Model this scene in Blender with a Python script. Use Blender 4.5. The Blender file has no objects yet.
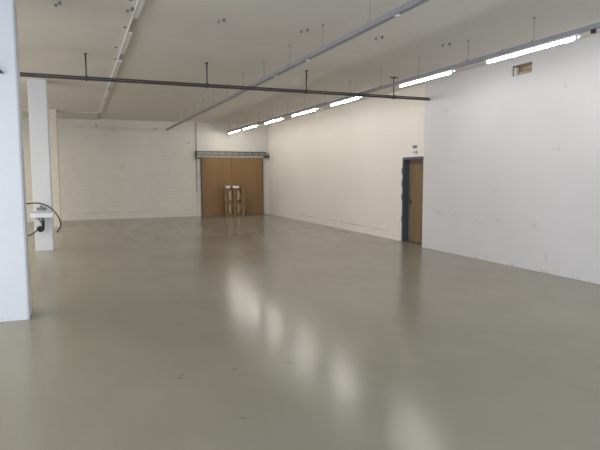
import bpy, bmesh, math, random
from mathutils import Vector, Matrix
random.seed(4)
scene = bpy.context.scene
COL = scene.collection

# ------------------------------------------------------------------ camera
FPX = 537.04
R0 = Vector((0.924655, -0.380796, -0.002678))      # camera right
R1 = Vector((-0.038150, -0.085634, -0.995596))     # camera down
R2 = Vector((0.378890, 0.920685, -0.093709))       # viewing direction
cd = bpy.data.cameras.new('camera')
cam = bpy.data.objects.new('camera', cd); COL.objects.link(cam)
cam.matrix_world = Matrix(((R0.x, -R1.x, -R2.x, 0), (R0.y, -R1.y, -R2.y, 0), (R0.z, -R1.z, -R2.z, 1.65), (0, 0, 0, 1)))
cd.sensor_width = 36; cd.sensor_fit = 'HORIZONTAL'; cd.lens = FPX / 600 * 36; cd.clip_end = 200
scene.camera = cam

# ------------------------------------------------------------------ light and exposure
scene.view_settings.view_transform = 'Standard'
scene.view_settings.look = 'None'
scene.view_settings.gamma = 1
scene.view_settings.use_curve_mapping = False
scene.view_settings.exposure = 0.0
w = bpy.data.worlds.new('overcast_sky'); scene.world = w; w.use_nodes = True
bg = w.node_tree.nodes['Background']; bg.inputs[0].default_value = (0.62, 0.76, 1.0, 1); bg.inputs[1].default_value = 1.5

TUBE_STRENGTH = 73.0
TUBE_COLOR = (1.0, 0.955, 0.90)
REAR_POWER, REAR_COLOR = 160.0, (0.56, 0.715, 0.98)
LEFT_POWER, LEFT_COLOR = 122.0, (0.945, 0.90, 1.0)
ROW_POWER, ROW_COLOR = 72.0, (1.0, 0.93, 0.66)
NEAR_POWER, NEAR_COLOR = 15.0, (1.0, 0.95, 0.6)
def area(name, loc, rot, sx, sy, power, color):
    l = bpy.data.lights.new(name, 'AREA'); l.shape = 'RECTANGLE'; l.size = sx; l.size_y = sy
    l.energy = power; l.color = color
    o = bpy.data.objects.new(name, l); COL.objects.link(o); o.location = loc; o.rotation_euler = rot
    return o
# daylight coming in through the windows of the rear wall (behind the camera) and of the left wall
WIN_REAR = [(-5.6, -2.6), (-1.6, 1.4), (2.4, 5.4)]
WIN_LEFT = [(-1.5, 1.5), (4.0, 7.0), (9.5, 12.5), (15.0, 18.0)]
W0, W1 = .15, 2.75
for a, b in WIN_REAR:
    area('window_daylight', ((a + b) / 2, -3.1, (W0 + W1) / 2), (math.radians(90), 0, 0), b - a - .1, W1 - W0 - .1, REAR_POWER, REAR_COLOR)
for a, b in WIN_LEFT:
    # power of the farthest window is cut so the far column stays less blue
    area('window_daylight', (-6.95, (a + b) / 2, (W0 + W1) / 2), (math.radians(90), 0, math.radians(-90)), b - a - .1, W1 - W0 - .1, LEFT_POWER * (.62 if a > 14 else 1.05), LEFT_COLOR)
# the ceiling lamps of the room's left aisle, and the next lamps of the right row, all outside the photo
for k in range(7):
    area('aisle_lamp', (-4.1, 1.5 + 2.9 * k, 3.30), (0, 0, 0), .06, 1.5, ROW_POWER, ROW_COLOR)
for y in (3.0, .6):
    area('row_lamp', (5.6, y, 3.30), (0, 0, 0), .06, 1.5, NEAR_POWER, NEAR_COLOR)

# ------------------------------------------------------------------ materials
def lin(c):
    return tuple((v / 255 / 12.92) if v / 255 <= .04045 else ((v / 255 + .055) / 1.055) ** 2.4 for v in c)
class NT:
    def __init__(s, name):
        s.m = bpy.data.materials.new(name); s.m.use_nodes = True
        s.t = s.m.node_tree; s.b = s.t.nodes['Principled BSDF']
    def n(s, typ, **kw):
        nd = s.t.nodes.new(typ)
        for k, v in kw.items(): setattr(nd, k, v)
        return nd
    def l(s, a, b): s.t.links.new(a, b)
    def setin(s, nd, k, v):
        if hasattr(v, 'is_output') or isinstance(v, bpy.types.NodeSocket): s.l(v, nd.inputs[k])
        else: nd.inputs[k].default_value = v
    def math(s, op, a, b=None, c=None, clamp=False):
        nd = s.n('ShaderNodeMath', operation=op); nd.use_clamp = clamp
        s.setin(nd, 0, a)
        if b is not None: s.setin(nd, 1, b)
        if c is not None: s.setin(nd, 2, c)
        return nd.outputs[0]
    def mix(s, f, a, b):
        nd = s.n('ShaderNodeMix', data_type='RGBA')
        s.setin(nd, 0, f)
        for i, v in ((6, a), (7, b)):
            if isinstance(v, bpy.types.NodeSocket): s.l(v, nd.inputs[i])
            else: nd.inputs[i].default_value = (*v[:3], 1)
        return nd.outputs[2]
    def obj(s):
        if not hasattr(s, 'tc'):
            s.tc = s.n('ShaderNodeNewGeometry'); s.sep = s.n('ShaderNodeSeparateXYZ'); s.l(s.tc.outputs['Position'], s.sep.inputs[0])
        return s.tc.outputs['Position']
    def xyz(s): s.obj(); return s.sep.outputs
    def noise(s, scale, detail=3, rough=.5, vec=None, stretch=None):
        nd = s.n('ShaderNodeTexNoise'); nd.inputs['Scale'].default_value = scale
        nd.inputs['Detail'].default_value = detail; nd.inputs['Roughness'].default_value = rough
        v = vec or s.obj()
        if stretch:
            mp = s.n('ShaderNodeMapping'); mp.inputs['Scale'].default_value = stretch; s.l(v, mp.inputs[0]); v = mp.outputs[0]
        s.l(v, nd.inputs['Vector']); return nd.outputs[0]
    def ramp(s, v, lo, hi, a=0., b=1.):
        nd = s.n('ShaderNodeMapRange'); nd.inputs[1].default_value = lo; nd.inputs[2].default_value = hi
        nd.inputs[3].default_value = a; nd.inputs[4].default_value = b; s.l(v, nd.inputs[0]); return nd.outputs[0]
    def spot(s, u, v, cu, cv, ru, rv):
        """soft elliptical mark centred on (cu, cv) of the two coordinates"""
        a = s.math('DIVIDE', s.math('SUBTRACT', u, cu), ru); b = s.math('DIVIDE', s.math('SUBTRACT', v, cv), rv)
        d = s.math('ADD', s.math('MULTIPLY', a, a), s.math('MULTIPLY', b, b))
        return s.ramp(d, 1.0, .15)
    def bump(s, h, strength, dist=.01, prev=None):
        nd = s.n('ShaderNodeBump'); nd.inputs['Strength'].default_value = strength; nd.inputs['Distance'].default_value = dist
        s.l(h, nd.inputs['Height'])
        if prev: s.l(prev, nd.inputs['Normal'])
        return nd.outputs[0]
def simple(name, c, rough=.5, metal=0., var=.06, scale=8, spec=.5):
    k = NT(name); c = lin(c)
    f = k.noise(scale, 4)
    k.l(k.mix(f, [v * (1 - var) for v in c], [min(1, v * (1 + var)) for v in c]), k.b.inputs['Base Color'])
    k.b.inputs['Roughness'].default_value = rough; k.b.inputs['Metallic'].default_value = metal
    k.b.inputs['Specular IOR Level'].default_value = spec
    return k.m

def floor_mat():
    k = NT('grey_epoxy_floor'); X, Y, Z = k.xyz()
    big = k.noise(.35, 4, .55); mid = k.noise(2.2, 4, .6, stretch=(1, .5, 1)); fine = k.noise(40, 2)
    c = k.mix(k.ramp(big, .35, .65), lin((135, 131, 117)), lin((143, 139, 126)))
    c = k.mix(k.ramp(mid, .45, .75, 0, .25), c, lin((151, 147, 134)))
    for (x, y, a, b) in ((.707, 4.298, .035, .02), (.735, 4.35, .03, .012), (1.176, 4.322, .03, .02), (.976, 3.402, .03, .012), (1.661, 4.276, .05, .015), (-.228, 9.505, .06, .05), (1.62, 4.31, .04, .012)):
        c = k.mix(k.math('MULTIPLY', k.spot(X, Y, x, y, a, b), .55), c, lin((84, 80, 72)))
    k.l(c, k.b.inputs['Base Color'])
    k.l(k.ramp(mid, .3, .7, .15, .22), k.b.inputs['Roughness'])
    k.b.inputs['IOR'].default_value = 1.5; k.b.inputs['Specular IOR Level'].default_value = .19
    h = k.noise(9, 6, .68); h2 = k.noise(1.1, 1)
    n = k.bump(h, .6, .0032); n = k.bump(h2, .12, .01, n)
    k.l(n, k.b.inputs['Normal'])
    return k.m
def block_mat(name, axis, base, marks=()):
    """painted sand-lime brickwork; the joints show through only here and there"""
    k = NT(name); X, Y, Z = k.xyz(); U = X if axis == 'x' else Y
    cb = k.n('ShaderNodeCombineXYZ'); k.l(U, cb.inputs[0]); k.l(Z, cb.inputs[1])
    br = k.n('ShaderNodeTexBrick'); k.l(cb.outputs[0], br.inputs['Vector'])
    br.inputs['Scale'].default_value = 1; br.inputs['Brick Width'].default_value = .25; br.inputs['Row Height'].default_value = .125
    br.inputs['Mortar Size'].default_value = .010; br.inputs['Mortar Smooth'].default_value = .4
    br.inputs['Color1'].default_value = (0, 0, 0, 1); br.inputs['Color2'].default_value = (.25, .25, .25, 1); br.inputs['Mortar'].default_value = (1, 1, 1, 1)
    fac = br.outputs['Fac']
    patch = k.ramp(k.noise(2.4, 4, .7), .46, .62)
    c = k.mix(k.ramp(k.noise(.5, 3), .3, .7), lin(base), [v * .955 for v in lin(base)])
    c = k.mix(k.math('MULTIPLY', k.math('MULTIPLY', fac, patch), .27 if axis == 'x' else .11), c, lin((150, 140, 122)))
    spk = k.ramp(k.noise(7, 4, .7, stretch=(1, 1, 1.6)), .62, .72, 0, .3 if axis == 'x' else .1)
    c = k.mix(k.math('MULTIPLY', spk, patch), c, lin((150, 142, 126)))
    for (u, v, a, b, s) in marks:
        c = k.mix(k.math('MULTIPLY', k.math('MULTIPLY', k.spot(U, Z, u, v, a, b), k.ramp(k.noise(3, 3), .35, .6)), s), c, lin((120, 112, 98)))
    k.l(c, k.b.inputs['Base Color']); k.b.inputs['Roughness'].default_value = .6
    n = k.bump(fac, -.25, .004); n = k.bump(k.noise(25, 3), .2, .004, n)
    k.l(n, k.b.inputs['Normal'])
    return k.m
def plaster_mat():
    k = NT('smooth_white_paint'); X, Y, Z = k.xyz()
    base = lin((208, 206, 205))
    c = k.mix(k.ramp(k.noise(.8, 4, .6), .35, .65), base, [v * .96 for v in base])
    g = lin((150, 150, 152))
    # scuffs and smudges of this wall: y, z, half sizes, strength
    for (y, z, a, b, s) in ((7.77, .80, .10, .022, .6), (7.70, .795, .035, .014, 1.), (8.39, .74, .16, .03, .35), (8.2, .70, .1, .02, .3), (9.5, .82, .22, .05, .3), (9.05, .80, .15, .03, .25),
                            (6.52, 2.06, .10, .06, .38), (6.45, 2.12, .05, .04, .3), (6.38, 3.05, .06, .07, .25), (6.9, .78, .15, .12, .16), (6.63, .28, .05, .13, .22), (9.1, 1.9, .3, .03, .12), (7.9, 1.4, .15, .25, .1), (9.4, 3.0, .2, .1, .12)):
        c = k.mix(k.math('MULTIPLY', k.math('MULTIPLY', k.spot(Y, Z, y, z, a, b), k.ramp(k.noise(9, 3), .38, .58)), s), c, g)
    bot = k.math('MULTIPLY', k.ramp(Z, .055, .03), k.ramp(k.noise(4, 4, .6, stretch=(1, 1, .2)), .54, .64))
    c = k.mix(k.math('MULTIPLY', bot, .55), c, lin((176, 168, 138)))
    k.l(c, k.b.inputs['Base Color']); k.b.inputs['Roughness'].default_value = .55
    k.l(k.bump(k.noise(6, 4), .15, .01), k.b.inputs['Normal'])
    return k.m
def ceiling_mat():
    k = NT('pale_grey_ceiling'); X, Y, Z = k.xyz()
    base = lin((218, 213, 203))
    c = k.mix(k.ramp(k.noise(.45, 4, .6), .35, .65), base, [v * .95 for v in base])
    c = k.mix(k.ramp(k.noise(2.5, 4, .6, stretch=(1, .3, 1)), .55, .8, 0, .18), c, lin((165, 158, 146)))
    wav = k.math('ADD', Y, k.math('MULTIPLY', k.noise(1.2, 2), .03))
    for yj, s in ((8.42, .6), (12.74, -.35), (2.0, .4)):
        line = k.ramp(k.math('ABSOLUTE', k.math('SUBTRACT', wav, yj + .015)), .032, .012)
        part = k.math('MULTIPLY', line, k.ramp(k.noise(.6, 2, .5, stretch=(1, .05, .05)), .34, .5))
        c = k.mix(k.math('MULTIPLY', part, abs(s)), c, lin((232, 228, 218)) if s > 0 else lin((120, 114, 104)))
    k.l(c, k.b.inputs['Base Color']); k.b.inputs['Roughness'].default_value = .8
    return k.m
def column_mat():
    k = NT('white_painted_concrete'); base = lin((219, 219, 218))
    X, Y, Z = k.xyz()
    c = k.mix(k.ramp(k.noise(1.5, 4), .35, .65), base, [v * .96 for v in base])
    chip = k.ramp(k.noise(16, 4, .7), .70, .73)
    c = k.mix(k.math('MULTIPLY', chip, .4), c, lin((170, 172, 176)))
    low = k.math('MULTIPLY', k.ramp(Z, .35, .0), k.ramp(k.noise(30, 3, .6), .60, .68))
    c = k.mix(k.math('MULTIPLY', low, .5), c, lin((150, 152, 156)))
    k.l(c, k.b.inputs['Base Color']); k.b.inputs['Roughness'].default_value = .5
    k.l(k.bump(k.noise(12, 4), .2, .01), k.b.inputs['Normal'])
    return k.m
def wood_mat(name, c1, c2, axis_stretch=(6, 6, .6), rough=.45, grain=3.):
    k = NT(name)
    f = k.noise(grain, 5, .6, stretch=axis_stretch)
    k.l(k.mix(k.ramp(f, .3, .7), lin(c1), lin(c2)), k.b.inputs['Base Color'])
    k.b.inputs['Roughness'].default_value = rough
    return k.m
M = dict(
    floor=floor_mat(), ceiling=ceiling_mat(), column=column_mat(), plaster=plaster_mat(),
    back=block_mat('white_brickwork_back', 'x', (214, 209, 198), marks=((.685, 3.46, .05, .05, 1.), (2.79, 3.39, .14, .04, 1.), (1.3, .25, 2, .02, .5), (2.6, 1.45, 1.5, .015, .2), (4.05, 2.9, .05, .05, .8), (1.6, 1.9, .03, .3, .3))),
    side=block_mat('white_brickwork_side', 'y', (226, 220, 209), marks=((17.6, .20, 2.2, .02, .35), (14.0, .20, 2.0, .02, .5), (12.3, .19, .8, .02, .55), (20.1, 1., .05, .6, .3))),
    wall=simple('plain_white_wall', (214, 212, 206), .6),
    shell=simple('soffit_paint', (212, 207, 196), .8),
    steel=simple('dark_grey_steel', (74, 72, 72), .45, .3),
    galv=simple('galvanised_track', (142, 138, 126), .5, .4, .15, 25),
    galvd=simple('dark_track_edge', (70, 68, 62), .6, .2),
    trunk=simple('grey_lacquered_trunking', (146, 146, 149), .5),
    white=simple('white_lacquer', (225, 224, 218), .4),
    cover=simple('pale_cover_strip', (182, 180, 172), .6),
    rail=simple('off_white_rail', (224, 222, 214), .5),
    jamb=simple('warm_white_jamb', (214, 207, 192), .6),
    wire=simple('thin_grey_wire', (128, 126, 122), .5, .1),
    black=simple('black_rubber', (22, 22, 25), .45),
    blackp=simple('black_plastic', (34, 34, 36), .4),
    frame=simple('slate_blue_paint', (78, 81, 92), .5),
    oak=wood_mat('light_brown_laminate', (112, 93, 68), (134, 111, 82), (4, 4, .5)),
    gate=wood_mat('brown_board_panel', (126, 96, 58), (136, 105, 66), (3, 3, .4), .6, 1.5),
    pallet=wood_mat('dark_pallet_wood', (100, 80, 52), (146, 120, 82), (5, 5, 1.5), .8, 4),
    slat=wood_mat('bright_pallet_wood', (206, 174, 128), (222, 192, 146), (5, 5, 1.5), .8, 4),  # slats toned lighter and the other boards darker, for contrast with the gaps
    foam=simple('white_foam', (240, 238, 230), .8),
    ceramic=simple('white_ceramic', (226, 228, 230), .25),
    chrome=simple('dull_chrome', (135, 135, 135), .35, .7),
    tin=simple('beige_duct_lining', (176, 160, 136), .6, 0, .15),
    plasticg=simple('grey_plastic', (112, 114, 120), .5),
)
def emit_mat():
    k = NT('lit_fluorescent_tube'); k.b.inputs['Base Color'].default_value = (1, 1, 1, 1)
    k.b.inputs['Emission Color'].default_value = (*TUBE_COLOR, 1); k.b.inputs['Emission Strength'].default_value = TUBE_STRENGTH
    return k.m
M['tube'] = emit_mat()
def glass_mat():
    k = NT('clear_window_glass')
    t = k.n('ShaderNodeBsdfTransparent'); g = k.n('ShaderNodeBsdfGlossy'); g.inputs['Roughness'].default_value = .02
    mx = k.n('ShaderNodeMixShader'); mx.inputs[0].default_value = .07
    k.l(t.outputs[0], mx.inputs[1]); k.l(g.outputs[0], mx.inputs[2]); k.l(mx.outputs[0], k.t.nodes['Material Output'].inputs[0])
    return k.m
M['glass'] = glass_mat()

# ------------------------------------------------------------------ mesh helpers
class MB:
    def __init__(s): s.bm = bmesh.new()
    def box(s, x0, x1, y0, y1, z0, z1, bev=0, rot=None, piv=None):
        t = bmesh.new(); bmesh.ops.create_cube(t, size=1)
        for v in t.verts:
            v.co = Vector(((x0 + x1) / 2 + v.co.x * (x1 - x0), (y0 + y1) / 2 + v.co.y * (y1 - y0), (z0 + z1) / 2 + v.co.z * (z1 - z0)))
        if bev: bmesh.ops.bevel(t, geom=t.edges[:], offset=bev, segments=2, affect='EDGES', profile=.7)
        if rot is not None:
            p = Vector(piv or (0, 0, 0))
            for v in t.verts: v.co = p + rot @ (v.co - p)
        s.add(t); return s
    def add(s, t):
        me = bpy.data.meshes.new('t'); t.to_mesh(me); t.free(); s.bm.from_mesh(me); bpy.data.meshes.remove(me)
    def tube(s, pts, r, n=10, cap=True):
        pts = [Vector(p) for p in pts]; rs = r if isinstance(r, (list, tuple)) else [r] * len(pts)
        rings = []; up = None
        for i, p in enumerate(pts):
            d = (pts[min(i + 1, len(pts) - 1)] - pts[max(i - 1, 0)]).normalized()
            if up is None: up = Vector((0, 0, 1)) if abs(d.z) < .9 else Vector((1, 0, 0))
            a = d.cross(up).normalized(); b = a.cross(d).normalized(); up = b
            rings.append([s.bm.verts.new(p + (a * math.cos(t * 2 * math.pi / n) + b * math.sin(t * 2 * math.pi / n)) * rs[i]) for t in range(n)])
        for q, w_ in zip(rings, rings[1:]):
            for t in range(n): s.bm.faces.new((q[t], q[(t + 1) % n], w_[(t + 1) % n], w_[t])).smooth = True
        if cap: s.bm.faces.new(rings[0]); s.bm.faces.new(rings[-1][::-1])
        return s
    def build(s, name, mat, parent=None, loc=None, kind=None, label=None):
        bmesh.ops.recalc_face_normals(s.bm, faces=s.bm.faces[:])
        me = bpy.data.meshes.new(name)
        if loc is not None: bmesh.ops.translate(s.bm, verts=s.bm.verts[:], vec=-Vector(loc))
        s.bm.to_mesh(me); s.bm.free()
        o = bpy.data.objects.new(name, me); COL.objects.link(o); me.materials.append(mat)
        if loc is not None: o.location = loc
        if parent:
            o.parent = parent
            if loc is None: o.matrix_parent_inverse = Matrix.Translation(-parent.location) if not parent.parent else Matrix.Identity(4)
        if kind: o['kind'] = kind
        if label: o['label'] = label
        return o
def smooth(pts, k=8):
    """Catmull-Rom through the given points"""
    P = [Vector(p) for p in pts]; P = [P[0] * 2 - P[1]] + P + [P[-1] * 2 - P[-2]]; out = []
    for i in range(1, len(P) - 2):
        for j in range(k):
            t = j / k; a, b, c, d = P[i - 1:i + 3]
            out.append(.5 * ((2 * b) + (c - a) * t + (2 * a - 5 * b + 4 * c - d) * t * t + (3 * b - a - 3 * c + d) * t ** 3))
    out.append(P[-2]); return out
def empty(name, loc):
    o = bpy.data.objects.new(name, None); COL.objects.link(o); o.location = loc; o.empty_display_size = .2; return o
def tag(o, label=None, cat=None, group=None, kind=None):
    if label: o['label'] = label
    if cat: o['category'] = cat
    if group: o['group'] = group
    if kind: o['kind'] = kind
    return o
def copy_tree(o, parent=None):
    c = o.copy(); COL.objects.link(c)
    if parent: c.parent = parent
    for ch in o.children: copy_tree(ch, c)
    return c
S = dict(kind='structure')

# ------------------------------------------------------------------ the setting
ZC = 3.69; YB = 21.3; XF = 7.36; XN = 7.16; YR = -3.0; XL = -7.0
MB().box(XL, 7.9, YR, YB + .3, -.2, 0).build('floor', M['floor'], **S)
MB().box(XL, 7.9, YR, YB + .3, ZC, ZC + .25).build('ceiling', M['ceiling'], **S)
MB().box(XL, 7.9, YB, YB + .3, 0, ZC).build('wall_back', M['back'], **S)
# far part of the right wall, with the door opening
DY0, DY1, DZ = 10.13, 11.25, 2.045
MB().box(XF, 7.9, DY1, YB, 0, ZC).box(XF, 7.9, DY0, DY1, DZ, ZC).build('wall_right', M['side'], **S)
# nearer, thicker part, with the small opening under the lamps
HY0, HY1, HZ0, HZ1 = 7.085, 7.53, 3.36, 3.54
m = MB().box(XN, 7.9, YR, HY0, 0, ZC).box(XN, 7.9, HY1, DY0, 0, ZC).box(XN, 7.9, HY0, HY1, 0, HZ0).box(XN, 7.9, HY0, HY1, HZ1, ZC).box(XN + .19, 7.9, HY0, HY1, HZ0, HZ1)
m.build('wall_right', M['plaster'], **S)
m = MB().box(XL - .3, XL, YR - .3, YB + .3, 0, W0).box(XL - .3, XL, YR - .3, YB + .3, W1, ZC)
ys = [YR - .3] + [v for p in WIN_LEFT for v in p] + [YB + .3]
for i in range(0, len(ys), 2): m.box(XL - .3, XL, ys[i], ys[i + 1], W0, W1)
m.build('wall_left', M['wall'], **S)
for i, (a, b) in enumerate(WIN_LEFT):
    wn = empty('window_%d' % (i + 4), (XL - .22, (a + b) / 2, W0)); tag(wn, kind='structure')
    f = MB()
    for z in (W0, W1 - .06): f.box(XL - .26, XL - .20, a, b, z, z + .06)
    for q in range(4):
        y = a + (b - a - .06) * q / 3; f.box(XL - .26, XL - .20, y, y + .06, W0 + .06, W1 - .06)
    f.build('window_frame', M['white'], wn)
    MB().box(XL - .235, XL - .225, a + .03, b - .03, W0 + .03, W1 - .03).build('window_pane', M['glass'], wn)
# rear wall behind the camera with its windows
m = MB().box(XL, 7.9, YR - .3, YR, 0, W0).box(XL, 7.9, YR - .3, YR, W1, ZC)
xs = [XL] + [v for p in WIN_REAR for v in p] + [7.9]
for i in range(0, len(xs), 2): m.box(xs[i], xs[i + 1], YR - .3, YR, W0, W1)
m.build('wall_rear', M['wall'], **S)
for i, (a, b) in enumerate(WIN_REAR):
    wn = empty('window_%d' % (i + 1), ((a + b) / 2, YR - .22, W0)); tag(wn, kind='structure')
    f = MB(); y0, y1 = YR - .26, YR - .20
    for z in (W0, W1 - .06): f.box(a, b, y0, y1, z, z + .06)
    for q in range(4):
        x = a + (b - a - .06) * q / 3; f.box(x, x + .06, y0, y1, W0 + .06, W1 - .06)
    f.build('window_frame', M['white'], wn)
    MB().box(a + .03, b - .03, YR - .235, YR - .225, W0 + .03, W1 - .03).build('window_pane', M['glass'], wn)
# the shallow lowered strip of ceiling beyond the last column
MB().box(XL, .70, 18.98, YB, ZC - .03, ZC).build('trim_1', M['shell'], **S)

# columns
def column(x1, y0, w_, label, mat='column'):
    t = MB().box(x1 - w_, x1, y0, y0 + .37, 0, ZC)
    ed = [e for e in t.bm.edges if abs(e.verts[0].co.x - e.verts[1].co.x) < 1e-5 and abs(e.verts[0].co.y - e.verts[1].co.y) < 1e-5]
    bmesh.ops.bevel(t.bm, geom=ed, offset=.014, segments=2, affect='EDGES')
    o = t.build('column', M[mat], loc=(x1 - w_ / 2, y0 + .18, 0))
    return tag(o, label, 'column', 'square white columns in a row')
column(-.578, 6.78, .37, 'nearest white square column, cut by the left edge of the photo')
column(-.553, 12.97, .37, 'middle white square column, with the wash basin on its front')
column(-.548, 18.67, .37, 'farthest white square column, standing close to the back wall', 'jamb')

# door in the right wall
d = empty('door_1', (XF, (DY0 + DY1) / 2, 0)); tag(d, kind='structure')
f = MB().box(XF - .012, 7.56, DY1 - .035, DY1 + .012, 0, DZ + .012).box(XF - .012, 7.56, DY0, DY1 - .035, DZ - .05, DZ + .012)
f.box(XF + .01, 7.56, DY0, DY0 + .035, 0, DZ - .05)
f.build('door_frame', M['frame'], d)
MB().box(7.515, 7.555, DY0 + .035, DY1 - .035, .012, DZ - .05, .002).build('door_leaf', M['oak'], d)
MB().box(7.50, 7.58, DY0 + .035, DY1 - .035, 0, .012).build('threshold', M['blackp'], d)
h = MB().box(7.505, 7.515, DY1 - .13, DY1 - .08, .94, 1.02, .003); h.tube([(7.51, DY1 - .105, .98), (7.46, DY1 - .105, .98), (7.455, DY1 - .12, .98), (7.455, DY1 - .26, .98)], .012)
h.build('door_handle', M['blackp'], d)
for z, r in ((1.73, .034), (1.42, .03), (1.09, .03), (.55, .02)):
    MB().box(XF - .022, XF + .02, DY1 - .01, DY1 + r, z - .075, z + .075, .008).build('hinge', M['frame'], d)

# sliding door in the back wall
d = empty('door_2', (5.79, YB, 0)); tag(d, kind='structure')
for a, b in ((4.535, 5.752), (5.757, 7.06)):
    MB().box(a, b, YB - .10, YB - .055, .015, 2.335).build('door_leaf', M['gate'], d)
MB().box(4.505, 4.535, YB - .105, YB - .05, 0, 2.335).box(7.06, 7.085, YB - .105, YB - .05, 0, 2.335).build('edge_strip', M['galvd'], d)
MB().box(4.37, 4.50, YB - .03, YB, 0, 2.335).build('door_jamb', M['jamb'], d)
t = MB().box(4.31, 7.21, YB - .15, YB, 2.41, 2.545)
t.build('track', M['galv'], d)
t = MB().box(4.30, 7.22, YB - .165, YB, 2.545, 2.575).box(4.31, 7.21, YB - .157, YB - .15, 2.405, 2.42)
x = 4.33
while x < 7.2:
    t.box(x, x + .022, YB - .157, YB - .15, 2.42, 2.545); x += .285
t.box(4.30, 4.33, YB - .16, YB, 2.34, 2.575).build('track_bracket', M['galvd'], d)
MB().box(4.33, 7.10, YB - .13, YB - .04, 2.335, 2.40).build('track_lip', M['cover'], d)
MB().box(4.30, 4.48, YB - .14, YB - .01, 2.27, 2.335).box(7.10, 7.33, YB - .15, YB - .02, 2.34, 2.43).tube([(7.27, YB - .18, 2.385), (7.27, YB - .15, 2.385)], .05).build('track_stop', M['galvd'], d)

# ------------------------------------------------------------------ services on the walls
c = MB().tube([(4.352, YB - .015, 2.577), (4.352, YB - .015, ZC - .003)], .016)
tag(c.build('wall_conduit', M['cover'], loc=(4.352, YB - .015, ZC)), 'thin vertical grey conduit from ceiling down to the sliding door track', 'conduit')
c = empty('pull_cord', (4.345, YB - .02, 2.26))
MB().tube([(4.345, YB - .02, 2.265), (4.343, YB - .02, 1.08)], .009, 6).build('cord', M['galv'], c)
MB().tube([(4.343, YB - .02, 1.08), (4.343, YB - .02, 1.0)], [.012, .02], 8).build('handle', M['galv'], c)
tag(c, 'thin grey cord hanging left of the brown sliding door', 'cord')
c = MB().box(-.53, 3.20, YB - .03, YB, 3.315, 3.335)  # thin raised strip drawing a faint line along the back wall
tag(c.build('wall_strip', M['jamb'], loc=(1.3, YB, 3.32)), 'long thin horizontal strip high on the back brick wall', 'conduit')

# small sign above the side door and the switch pair under it
s_ = empty('door_sign', (XF, 10.75, 2.30))
MB().box(XF - .012, XF, 10.65, 10.85, 2.235, 2.335, .002).build('plate', M['white'], s_)
MB().box(XF - .015, XF - .012, 10.665, 10.835, 2.25, 2.328).build('panel', M['plasticg'], s_)
tag(s_, 'small square grey sign on the wall above the side door', 'sign')
s_ = empty('wall_switch', (XF, 10.71, 2.15))
MB().box(XF - .02, XF, 10.62, 10.80, 2.13, 2.20, .004).build('plate', M['white'], s_)
for y in (10.645, 10.735): MB().box(XF - .028, XF - .02, y, y + .045, 2.14, 2.19, .002).build('rocker', M['plasticg'], s_)
tag(s_, 'small white switch pair just under the grey sign above the side door', 'switch')

# lining of the opening high on the right wall
v = empty('wall_vent', (XN + .1, (HY0 + HY1) / 2, HZ0))
l_ = MB(); e = .006
l_.box(XN + .17, XN + .185, HY0 + .001, HY1 - .001, HZ0 + .001, HZ1 - .001)
l_.box(XN + .004, XN + .17, HY0 + .001, HY1 - .001, HZ0 + .001, HZ0 + e).box(XN + .004, XN + .17, HY0 + .001, HY1 - .001, HZ1 - e, HZ1 - .001)
l_.box(XN + .004, XN + .17, HY0 + .001, HY0 + e, HZ0 + e, HZ1 - e).box(XN + .004, XN + .17, HY1 - e, HY1 - .001, HZ0 + e, HZ1 - e)
l_.build('lining', M['tin'], v)
MB().box(XN + .03, XN + .09, HY1 - .05, HY1 - .012, HZ0 + .012, HZ1 - .03, .006).build('damper', M['white'], v)
MB().tube([(XN + .125, HY0 + .02, HZ0 + .055), (XN + .125, HY1 - .02, HZ0 + .055)], .04).build('pipe', M['tin'], v)
tag(v, 'small rectangular beige vent opening high on the white right wall', 'vent')

# black bracket on the nearest column
b = MB(); q = [b.bm.verts.new(p) for p in ((-.91, 6.78, 2.92), (-.91, 6.78, 2.755), (-.708, 6.78, 2.755), (-.72, 6.78, 2.775))]
q2 = [b.bm.verts.new(p.co + Vector((0, -.05, 0))) for p in q]
b.bm.faces.new(q); b.bm.faces.new(q2[::-1])
for i in range(4): b.bm.faces.new((q[i], q[(i + 1) % 4], q2[(i + 1) % 4], q2[i]))
tag(b.build('wall_bracket', M['blackp'], loc=(-.8, 6.78, 2.75)), 'small black wedge-shaped bracket on the nearest white column', 'bracket')

# ------------------------------------------------------------------ wash basin with hose
YC = 12.97
bs = empty('wash_basin', (-.75, YC, .74))
m = MB().box(-.962, -.52, YC - .36, YC, .745, .86, .018)
# hollow of the bowl
top = [f_ for f_ in m.bm.faces if f_.normal.z > .95]
r_ = bmesh.ops.inset_region(m.bm, faces=top, thickness=.045, depth=0)
r2 = bmesh.ops.inset_region(m.bm, faces=top, thickness=.05, depth=-.08)
m.build('basin_bowl', M['ceramic'], bs)
t = MB().tube(smooth([(-.76, YC - .05, .858), (-.76, YC - .055, .96), (-.76, YC - .10, .985), (-.76, YC - .18, .94)]), .02)
t.tube([(-.83, YC - .05, .858), (-.83, YC - .05, .93)], .022).tube([(-.70, YC - .05, .858), (-.70, YC - .05, .93)], .022)
t.tube([(-.86, YC - .05, .935), (-.80, YC - .05, .935)], .02).tube([(-.73, YC - .05, .935), (-.67, YC - .05, .935)], .02)
t.build('tap', M['chrome'], bs)
MB().tube([(-.74, YC - .17, .75), (-.74, YC - .17, .60)], .022).tube([(-.83, YC - .12, .75), (-.78, YC - .12, .63)], .012).build('waste_pipe', M['chrome'], bs)
t = MB().tube(smooth([(-.735, YC - .17, .68), (-.74, YC - .17, .55), (-.75, YC - .17, .48), (-.80, YC - .17, .46), (-.835, YC - .17, .50), (-.80, YC - .17, .52), (-.77, YC - .17, .51)]), .036)
t.build('drain_trap', M['black'], bs, label='black drain trap')
for x in (-.90, -.60): MB().box(x, x + .03, YC - .22, YC, .71, .748).build('bracket', M['white'], bs)
tag(bs, 'small white wash basin mounted on the front of the middle column', 'basin')
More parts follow.
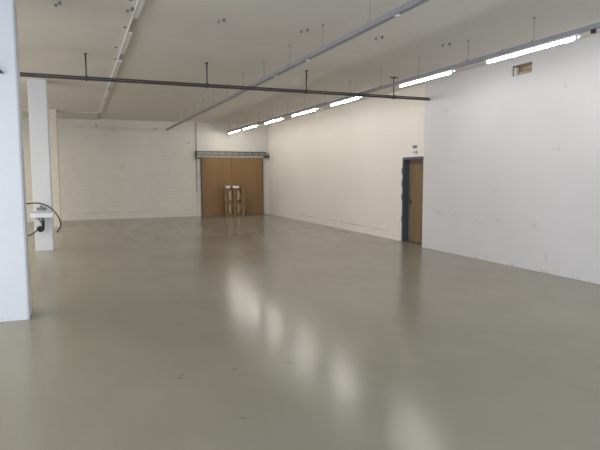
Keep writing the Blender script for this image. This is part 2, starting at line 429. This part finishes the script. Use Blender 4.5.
hp = smooth([(-.80, YC - .21, .51), (-.90, YC - .25, .435), (-1.00, YC - .26, .375), (-1.16, YC - .28, .36), (-1.34, YC - .28, .52), (-1.36, YC - .26, .80), (-1.18, YC - .22, 1.0), (-.99, YC - .17, 1.048), (-.82, YC - .145, 1.05), (-.68, YC - .14, 1.01), (-.56, YC - .14, .925), (-.455, YC - .13, .79), (-.40, YC - .12, .65), (-.395, YC - .12, .53), (-.44, YC - .12, .435)])
m = MB().tube(hp, .014, 8)
ho = m.build('hose', M['black'], loc=(-.8, YC - .2, .5))
MB().tube([(-.445, YC - .12, .445), (-.465, YC - .12, .40)], .02, 8).build('nozzle', M['black'], ho).matrix_parent_inverse = Matrix.Translation((.8, -YC + .2, -.5))
tag(ho, 'black hose arching over the white wash basin and hanging beside the middle column', 'hose')

# ------------------------------------------------------------------ suspended double pipe rail across the room
YP = 9.95
rl = empty('suspended_pipe_rail', (2.3, YP, 3.25))
MB().tube([(-6.9, YP + .012, 3.300), (XN - .002, YP + .012, 3.300)], .014, 8).build('pipe', M['steel'], rl)
MB().tube([(-6.9, YP - .005, 3.262), (XN - .002, YP - .005, 3.262)], .018, 8).build('pipe', M['steel'], rl)
for i, x in enumerate((-5.8, -3.8, -1.8, .195, 2.258, 4.244, 6.25)):
    r = MB().tube([(x, YP + .005, 3.25), (x, YP + .005, ZC - .003)], .013, 8)
    r.box(x - .02, x + .02, YP - .035, YP + .04, 3.238, 3.316, .004)
    r.box(x - .022 - (.06 if i == 6 else 0), x + .022 + (.06 if i == 6 else 0), YP - .03, YP + .04, ZC - .015, ZC - .001)
    r.build('hanger_rod', M['steel'], rl)
tag(rl, 'dark double pipe rail hung on rods across the room below the ceiling', 'pipe')

# ------------------------------------------------------------------ light trunking
def trunking(x, y0, y1, hangers, label, z0=3.325, z1=3.376, w_=.06):
    t = empty('light_trunking', (x, (y0 + y1) / 2, z0))
    MB().box(x - w_ / 2, x + w_ / 2, y0, y1, z0, z1, .004).build('trunking_rail', M['trunk'], t)
    lp = MB().box(x - w_ / 2 + .008, x + w_ / 2 - .008, y0 + .01, y1 - .01, z0 - .007, z0 + .001)
    lp.build('trunking_cover', M['trunk'], t)
    for y in hangers:
        h_ = MB().tube([(x, y, z1), (x, y, ZC - .004)], .0028, 6).box(x - .035, x + .035, y - .012, y + .012, z1, z1 + .012)
        h_.tube([(x, y, ZC - .018), (x, y, ZC - .002)], .013, 8)
        h_.build('hanger_wire', M['wire'], t)
    return tag(t, label, 'light trunking', 'light trunking hung from the ceiling')
XA = 5.60; XM = 3.17
trunking(XA, -1.0, 21.05, [5.534 + 1.285 * k for k in range(-4, 13)], 'suspended light trunking nearest the right wall, carrying the lit lamps')
mid = trunking(XM, -1.0, 20.95, [5.583 + 1.27 * k for k in range(-4, 12)], 'empty suspended grey light trunking along the middle of the ceiling', w_=.075)
for y in (4.97, 7.36, 8.75): MB().box(XM - .02, XM + .02, y, y + .06, 3.304, 3.317, .003).build('lamp_socket', M['white'], mid, label='white lamp socket')
MB().box(XA - .02, XA + .02, 4.615, 4.66, 3.272, 3.317, .004).build('lamp_socket', M['blackp'], bpy.data.objects['light_trunking'], label='black lamp socket')

# the ceiling-mounted rail on the left
XR_ = .755
t = empty('ceiling_rail', (XR_, 10, ZC - .03))
MB().box(XR_ - .040, XR_ + .040, -1, 20.95, ZC - .022, ZC - .001).build('rail_base', M['cover'], t)
MB().box(XR_ - .040, XR_ - .030, -1, 20.95, ZC - .055, ZC - .022).build('rail_lip', M['rail'], t)
yy = [(-1, 7.35), (8.15, 9.55), (10.15, 12.1), (12.5, 13.3), (13.7, 15.2), (15.6, 17.2), (17.7, 18.9)]
for a, b in yy: MB().box(XR_ - .030, XR_ + .035, a, b, ZC - .05, ZC - .022, .003).build('rail_cover', M['rail'], t, label='white cover strip')
tag(t, 'pale rail fixed flat to the ceiling, leftmost of the overhead runs', 'ceiling rail')

# lit lamps
def lamp(y0, y1, label):
    L = empty('fluorescent_lamp', (XA, y0, 3.26)); zc = 3.274
    MB().tube([(XA, y0 + .02, zc), (XA, y1 - .02, zc)], .018, 12).build('lamp_tube', M['tube'], L)
    rb = MB(); q = [rb.bm.verts.new((XA + x_, y_, z_)) for y_ in (y0 - .03, y1 + .03) for x_, z_ in ((-.052, 3.284), (-.03, 3.3165), (.03, 3.3165), (.052, 3.284), (.028, 3.298), (-.028, 3.298))]
    for i_ in range(6): rb.bm.faces.new((q[i_], q[(i_ + 1) % 6], q[6 + (i_ + 1) % 6], q[6 + i_]))
    rb.bm.faces.new(q[:6]); rb.bm.faces.new(q[6:][::-1])
    rb.build('reflector', M['white'], L)
    for a, b in ((y0, y0 + .02), (y1 - .02, y1)):
        MB().box(XA - .018, XA + .018, a, b, 3.252, 3.298, .003).build('lamp_holder', M['white'], L)
    return tag(L, label, 'lamp', 'lit fluorescent lamps under the right trunking')
names = ['nearest lit tube, longest in the photo, above the wall vent', 'second nearest lit tube, just in front of the pipe rail end',
         'lit tube directly behind the dark pipe rail', 'fourth lit tube from the camera, in the middle of the lit row',
         'third lit tube from the back wall, crossing the far right corner', 'second lit tube from the back wall', 'farthest and smallest lit tube, nearest the back wall']
for (a, b), n_ in zip(((4.86, 6.39), (7.18, 8.70), (10.25, 11.65), (12.5, 14.14), (14.95, 16.5), (17.34, 18.95), (19.42, 20.98)), names):
    lamp(a, b, n_)

# anchors left in the ceiling
anch = [(-.141, 7.21, 'leftmost, beside the nearest column'), (.673, 7.134, 'just left of the pale ceiling rail'), (1.838, 7.179, 'between the left rail and the middle trunking'),
        (3.051, 7.227, 'just left of the middle trunking'), (4.236, 7.173, 'just right of the middle trunking'), (5.441, 7.158, 'just left of the lit trunking'), (6.573, 7.072, 'between the lit trunking and the wall vent')]
for x, y, n_ in anch:
    an = empty('ceiling_anchor', (x, y, ZC))
    MB().tube([(x - .025, y + .05, ZC - .03), (x - .025, y + .05, ZC - .001)], .014, 8).build('bolt', M['plasticg'], an)
    MB().tube([(x + .02, y - .06, ZC - .035), (x + .02, y - .06, ZC - .001)], .018, 8).build('bolt', M['plasticg'], an)
    tag(an, 'pair of small grey bolts in the ceiling, ' + n_, 'anchor', 'old anchors in the ceiling')
for x, y, n_ in ((.65, 6.75, 'nearest of the row'), (.68, 7.999, 'second visible of the row'), (.643, 9.285, 'in front of the pipe rail'), (.69, 10.214, 'behind the pipe rail')):
    m = MB().tube([(x, y, ZC - .015), (x, y, ZC - .001)], .02, 8)
    tag(m.build('ceiling_plug', M['plasticg'], loc=(x, y, ZC)), 'small dark plug beside the pale ceiling rail, ' + n_, 'plug', 'dark plugs beside the ceiling rail')

# ------------------------------------------------------------------ pallets leaning on the sliding door
def pallet(loc, tilt, roll, label):
    p = empty('wooden_pallet', loc)
    W_, H_ = .80, 1.15
    def part(name, mat, boxes, lab=None):
        m_ = MB()
        for bx in boxes: m_.box(*bx, .003)
        o = m_.build(name, mat); o.parent = p
        if lab: o['label'] = lab
        return o
    # local: x width, z length, y thickness (front = underside with skids at y 0)
    for a in (0, .35, .70):
        part('skid_board', M['pallet'], [(a, a + .10, 0, .022, 0, H_)])
    for z in (0, .505, 1.01):
        for a in (0, .33, .70 - .03):
            part('block', M['pallet'], [(a + .001, a + (.129 if a else .129), .0221, .098, z + .001, z + .139)])
    for z in (0, .505, 1.01):
        part('cross_board', M['pallet'], [(0, W_, .0981, .118, z, z + .14)])
    for a, mt in ((0, 'pallet'), (.185, 'slat'), (.35, 'pallet'), (.53, 'slat'), (.70, 'pallet')):
        part('deck_board', M[mt], [(a + (.012 if mt == 'slat' else 0), a + (.072 if mt == 'slat' else .10), .1181, .140, 0, H_)], 'bright board' if mt == 'slat' else None)
    p.rotation_euler = (math.radians(-tilt), math.radians(roll), 0)
    return tag(p, label, 'pallet', 'pallets leaning against the sliding door')
pallet((5.36, 20.755, .001), 6, 0, 'front wooden pallet, leaning with its underside showing on the brown sliding door')
pallet((5.535, 20.918, .001), 6, -4, 'rear wooden pallet, mostly hidden behind the front one and sticking out to its right')
for x0, x1, n_ in ((5.42, 5.585, 'smaller white scrap on the top left of the front pallet'), (5.70, 5.95, 'wider white scrap on the top right of the front pallet')):
    m = MB(); n = 9; y0, y1 = 20.876, 20.985; zb = 1.147
    random.seed(int(x0 * 100)); prev = None
    for i in range(n):                                   # a crumpled sheet folded over the top edge
        x = x0 + (x1 - x0) * i / (n - 1); h = .055 + random.uniform(-.012, .014) - (.022 if i in (4,) else 0); dp = random.uniform(-.006, .006)
        dip = .055 * (1 - abs(i - 3.5) / 4.5) if x0 < 5.6 else .03 + random.uniform(-.01, .01)
        ring = [m.bm.verts.new(p) for p in ((x, y0 - .024 + dp, zb - dip), (x, y0 - .02 + dp, zb + h * .6), (x, y0 + .03, zb + h), (x, y1 - .01, zb + h * .8), (x, y1, zb + .012), (x, y0 - .006, zb + .012), (x, y0 - .012 + dp * .3, zb - dip))]
        if prev:
            for q in range(7): m.bm.faces.new((prev[q], prev[(q + 1) % 7], ring[(q + 1) % 7], ring[q]))
        else: m.bm.faces.new(ring[::-1])
        prev = ring
    m.bm.faces.new(prev)
    tag(m.build('foam_scrap', M['foam'], loc=(x0, y0, zb)), n_, 'foam', 'white scraps on the pallets')
